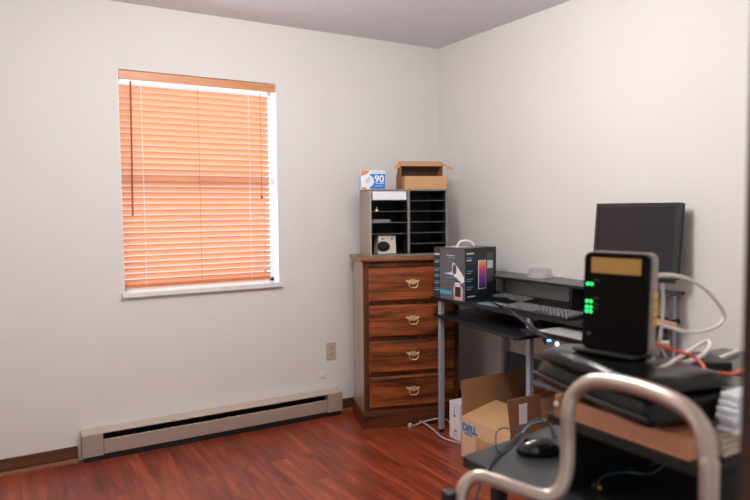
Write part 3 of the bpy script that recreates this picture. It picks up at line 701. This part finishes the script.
tag(B().tube([(-1.612, -2.888, 1.06),(-1.585, -2.901, 1.045),(-1.568, -2.925, 1.035),(-1.542, -2.943, 1.025),(-1.549, -2.969, 1.015),(-1.574, -2.995, 1.01),(-1.528, -2.997, 1.0),(-1.469, -2.988, 0.99),(-1.37, -2.959, 0.985)],.0032,8).build('red_cable','cable_r',smooth=True),'red network cable running from the modem across the grey cases','cable')
tag(B().box(-.010,.010,-.008,.008,-.008,.008).build('cable_connector','cream',loc=(-1.533, -2.876, 1.034),rotz=.5,bevel=.003),'small cream cable connector block among the cables behind the modem','connector')
# grey cases at the right
tag(RB(-1.345,-1.115,-3.06,-2.75,0,.070).build('grey_case','gear',loc=(0,0,ZR),bevel=.006),'flat dark grey equipment case at the far edge of the riser behind the modem','case')
gc=thing('black_router','flat black box lying on the grey folder right of the modem','router',(-1.353, -2.856, 0.957),math.radians(58))
RB(-.055,.055,-.03,.04,.0,.026).build('router_body','black',gc,bevel=.003)
tag(B().tube([(-1.306, -2.84, 0.964),(-1.166, -2.82, 0.967)],.005,8).build('white_strip','cable_w',smooth=True),'short cream rod lying on the grey case behind the black box','rod')
tag(B().tube([(-1.425, -2.886, 0.962),(-1.287, -2.865, 0.964)],.0028,8).build('white_strip','cable_w',smooth=True),'thin white rod lying in front of the black box right of the modem','rod')
gl=thing('grey_folder','flat grey folder under the black box right of the modem','folder',(0,0,0))
B().prism([(-1.535,-2.80),(-1.535,-2.99),(-1.35,-2.99),(-1.35,-2.80)],2,ZR+.040,ZR+.067).build('cover','gear',gl,bevel=.004)
pp=thing('crumpled_papers','bundle of white papers sticking out beside the bag at the right edge','papers',(0,0,0))
for i in range(6):
    z=ZR+.041+i*.0115; j=random.uniform(-.008,.008)
    B().prism([(-1.650+j,-3.098+j*.1),(-1.645+j,-3.06),(-1.40,-3.06),(-1.40,-3.095)],2,z,z+.009).build('sheet','paper',pp,bevel=.002)

# mouse
ms=thing('computer_mouse','glossy black computer mouse on the black topped table','mouse',((-1.6, -2.58, 0.73)[0],(-1.6, -2.58, 0.73)[1],.721),math.radians(152))
b=B(); bmesh.ops.create_uvsphere(b.bm,u_segments=24,v_segments=14,radius=1)
for v in b.bm.verts:
    x,y,z=v.co; v.co=Vector((x*.055,y*.034*(1-.10*x),max(z,-.25)*.031*(1-.15*x)+.0080))
b.build('mouse_body','blackg',ms,smooth='all')
B().lathe([(.007,-.003),(.007,.003)],n=16,mtx=Matrix.Translation((.030,0,.030))@Matrix.Rotation(PI/2,4,'X')).build('scroll_wheel','black',ms,smooth=True)
# cable tangle over the table
tag(B().tube([(-1.508, -2.554, 0.735),(-1.426, -2.451, 0.725),(-1.419, -2.405, 0.725),(-1.48, -2.421, 0.726),(-1.549, -2.466, 0.727),(-1.629, -2.511, 0.727),(-1.7, -2.546, 0.727),(-1.777, -2.599, 0.727),(-1.856, -2.664, 0.727),(-2.021, -2.847, 0.807)],.0032,8).build('mouse_cable','cable_k',smooth=True),'black mouse cable looping over the table corner and down','cable')
tag(B().tube([(-1.556, -2.47, 0.735),(-1.564, -2.42, 0.73),(-1.596, -2.424, 0.726),(-1.657, -2.49, 0.726),(-1.698, -2.548, 0.732)],.0020,8).build('thin_cable','cable_k',smooth=True),'thin dark cable curl on the near corner of the black table','cable')
tag(B().tube([(-1.568, -2.49, 0.735),(-1.5, -2.449, 0.735),(-1.424, -2.43, 0.727),(-1.398, -2.446, 0.727),(-1.389, -2.482, 0.727),(-1.399, -2.533, 0.727)],.0030,8).build('teal_cable','cable_t',smooth=True),'dark teal cable arching behind the mouse','cable')
tag(B().tube([(-1.448, -2.65, 0.727),(-1.476, -2.694, 0.727),(-1.508, -2.754, 0.727),(-1.483, -2.783, 0.727),(-1.428, -2.783, 0.727),(-1.373, -2.767, 0.727)],.0035,8).build('black_cable','cable_k',smooth=True),'black cable with white tip curled on the table below the tray','cable')
u=thing('usb_cable','dark teal cable ending in a gold plug on the table under the riser','cable',(0,0,0))
B().tube([(-1.629, -2.782, 0.727),(-1.58, -2.769, 0.727),(-1.531, -2.78, 0.727),(-1.493, -2.817, 0.727),(-1.416, -2.798, 0.727)],.0032,8).build('cord','cable_t',u,smooth=True)
B().tube([(-1.63, -2.783, 0.73),(-1.654, -2.798, 0.73)],.007,8).build('plug','cable_k',u,smooth=True)
B().tube([(-1.639, -2.796, 0.73),(-1.652, -2.812, 0.73)],.005,8).build('plug_tip','gold',u)
tag(B().tube([(-1.444, -2.638, 0.73),(-1.455, -2.671, 0.73)],.0065,8).build('white_plug','cable_w',smooth=True),'small white plug lying on the table under the riser','plug')

# bent tube frame
tf=thing('tubular_frame','bent chrome tube frame with rounded hoop standing before the black table','metal frame',(0,0,0))
l0=Vector((-2.032, -2.823, 0.795)); 
def pathp(*a): return [Vector(q) for q in a]
hoop=[(l0.x-.004,l0.y+.006,.012),(l0.x-.002,l0.y+.003,.4),(l0.x,l0.y,.70),tuple(l0),(-2.029, -2.824, 0.821),(-2.02, -2.83, 0.837),(-2.009, -2.843, 0.846),(-1.996, -2.861, 0.845),(-1.984, -2.884, 0.842),(-1.957, -2.93, 0.834),(-1.941, -2.951, 0.836),(-1.928, -2.963, 0.853),(-1.919, -2.966, 0.885),(-1.916, -2.964, 0.932),(-1.918, -2.966, 0.981),(-1.912, -2.973, 1.012),(-1.907, -2.997, 1.036),(-1.901, -3.029, 1.046),(-1.906, -3.096, 1.051),(-1.917, -3.154, 1.05),(-1.924, -3.191, 1.041),(-1.933, -3.216, 1.021),(-1.939, -3.226, 0.99),(-1.945, -3.232, 0.939)]
e=Vector(hoop[-1]); hoop+= [(e.x,e.y,.5),(e.x,e.y,.012)]
B().tube(hoop,.0125,16,6).build('bent_tube','chrome',tf,smooth='all')
B().lathe([(.016,0),(.017,.02),(.014,.03)],(l0.x-.004,l0.y+.006,0),14).lathe([(.016,0),(.017,.02),(.014,.03)],(e.x,e.y,0),14).build('rubber_foot','black',tf)
c0=Vector((-2.048, -2.808, 0.804))
B().box(c0.x-.010,c0.x+.010,c0.y-.012,c0.y+.012,c0.z-.08,c0.z+.012).box(c0.x,l0.x,c0.y-.005,c0.y+.005,c0.z-.06,c0.z-.045).build('plastic_clip','black',tf,bevel=.003)

# ------------------------------------------------------------------ camera
cam=bpy.data.cameras.new('camera'); co=bpy.data.objects.new('camera',cam); COL.objects.link(co); SC.camera=co
cam.sensor_width=36; cam.lens=647.33/750*36; cam.clip_start=.05
yaw,pitch,roll=math.radians(30.7746),math.radians(3.586),math.radians(-.5187)
c,s=math.cos,math.sin
f=Vector((s(yaw)*c(pitch),c(yaw)*c(pitch),-s(pitch))); r=Vector((c(yaw),-s(yaw),0)); u=r.cross(f)
r2=r*c(roll)+u*s(roll); u2=-r*s(roll)+u*c(roll)
co.matrix_world=Matrix(((r2.x,u2.x,-f.x,-2.7429),(r2.y,u2.y,-f.y,-3.7204),(r2.z,u2.z,-f.z,1.3242),(0,0,0,1)))
cam.dof.use_dof=True; cam.dof.focus_distance=3.7; cam.dof.aperture_fstop=3.1

# ------------------------------------------------------------------ light
def area(name,loc,rot,size,energy,col,shape='RECTANGLE',sy=None,spread=None):
    l=bpy.data.lights.new(name,'AREA'); l.shape=shape; l.size=size
    if sy: l.size_y=sy
    l.energy=energy; l.color=col
    if spread: l.spread=spread
    o=bpy.data.objects.new(name,l); COL.objects.link(o); o.location=loc; o.rotation_euler=rot; return o
area('daylight outside window',(-1.668,.45,1.55),(-PI/2,0,0),1.5,50,(.93,.97,1.0),sy=1.7)
pl=bpy.data.lights.new('ceiling lamp','POINT'); pl.energy=60; pl.color=(1.,.98,.955); pl.shadow_soft_size=.10
po=bpy.data.objects.new('ceiling lamp',pl); COL.objects.link(po); po.location=(-1.75,-1.8,2.22)
pl=bpy.data.lights.new('added ceiling fill','POINT'); pl.energy=12; pl.color=(1.,.97,.93); pl.shadow_soft_size=.08  # added unseen fill, splits the ceiling light to even it out
po=bpy.data.objects.new('added ceiling fill',pl); COL.objects.link(po); po.location=(-1.2,-1.75,2.27)
area('hall fill',(-2.6,-4.6,1.9),(math.radians(80),0,0),1.4,11,(1.,.97,.94),sy=1.4)  # added soft fill from behind the camera, no known fixture
pl=bpy.data.lights.new('left fill','POINT'); pl.energy=4; pl.color=(1.,.97,.94); pl.shadow_soft_size=.25  # added fill out of frame, brightens faces turned to the left
po=bpy.data.objects.new('left fill',pl); COL.objects.link(po); po.location=(-3.02,-1.75,1.7)
W_=bpy.data.worlds.new('world'); SC.world=W_; W_.use_nodes=True
W_.node_tree.nodes['Background'].inputs[0].default_value=(.80,.88,1.,1); W_.node_tree.nodes['Background'].inputs[1].default_value=1.15
SC.view_settings.view_transform='Standard'; SC.view_settings.look='None'; SC.view_settings.exposure=0; SC.view_settings.gamma=1
SC.cycles.max_bounces=8; SC.cycles.diffuse_bounces=5; SC.cycles.use_denoising=True
SC.cycles.caustics_reflective=False; SC.cycles.caustics_refractive=False; SC.cycles.sample_clamp_indirect=6
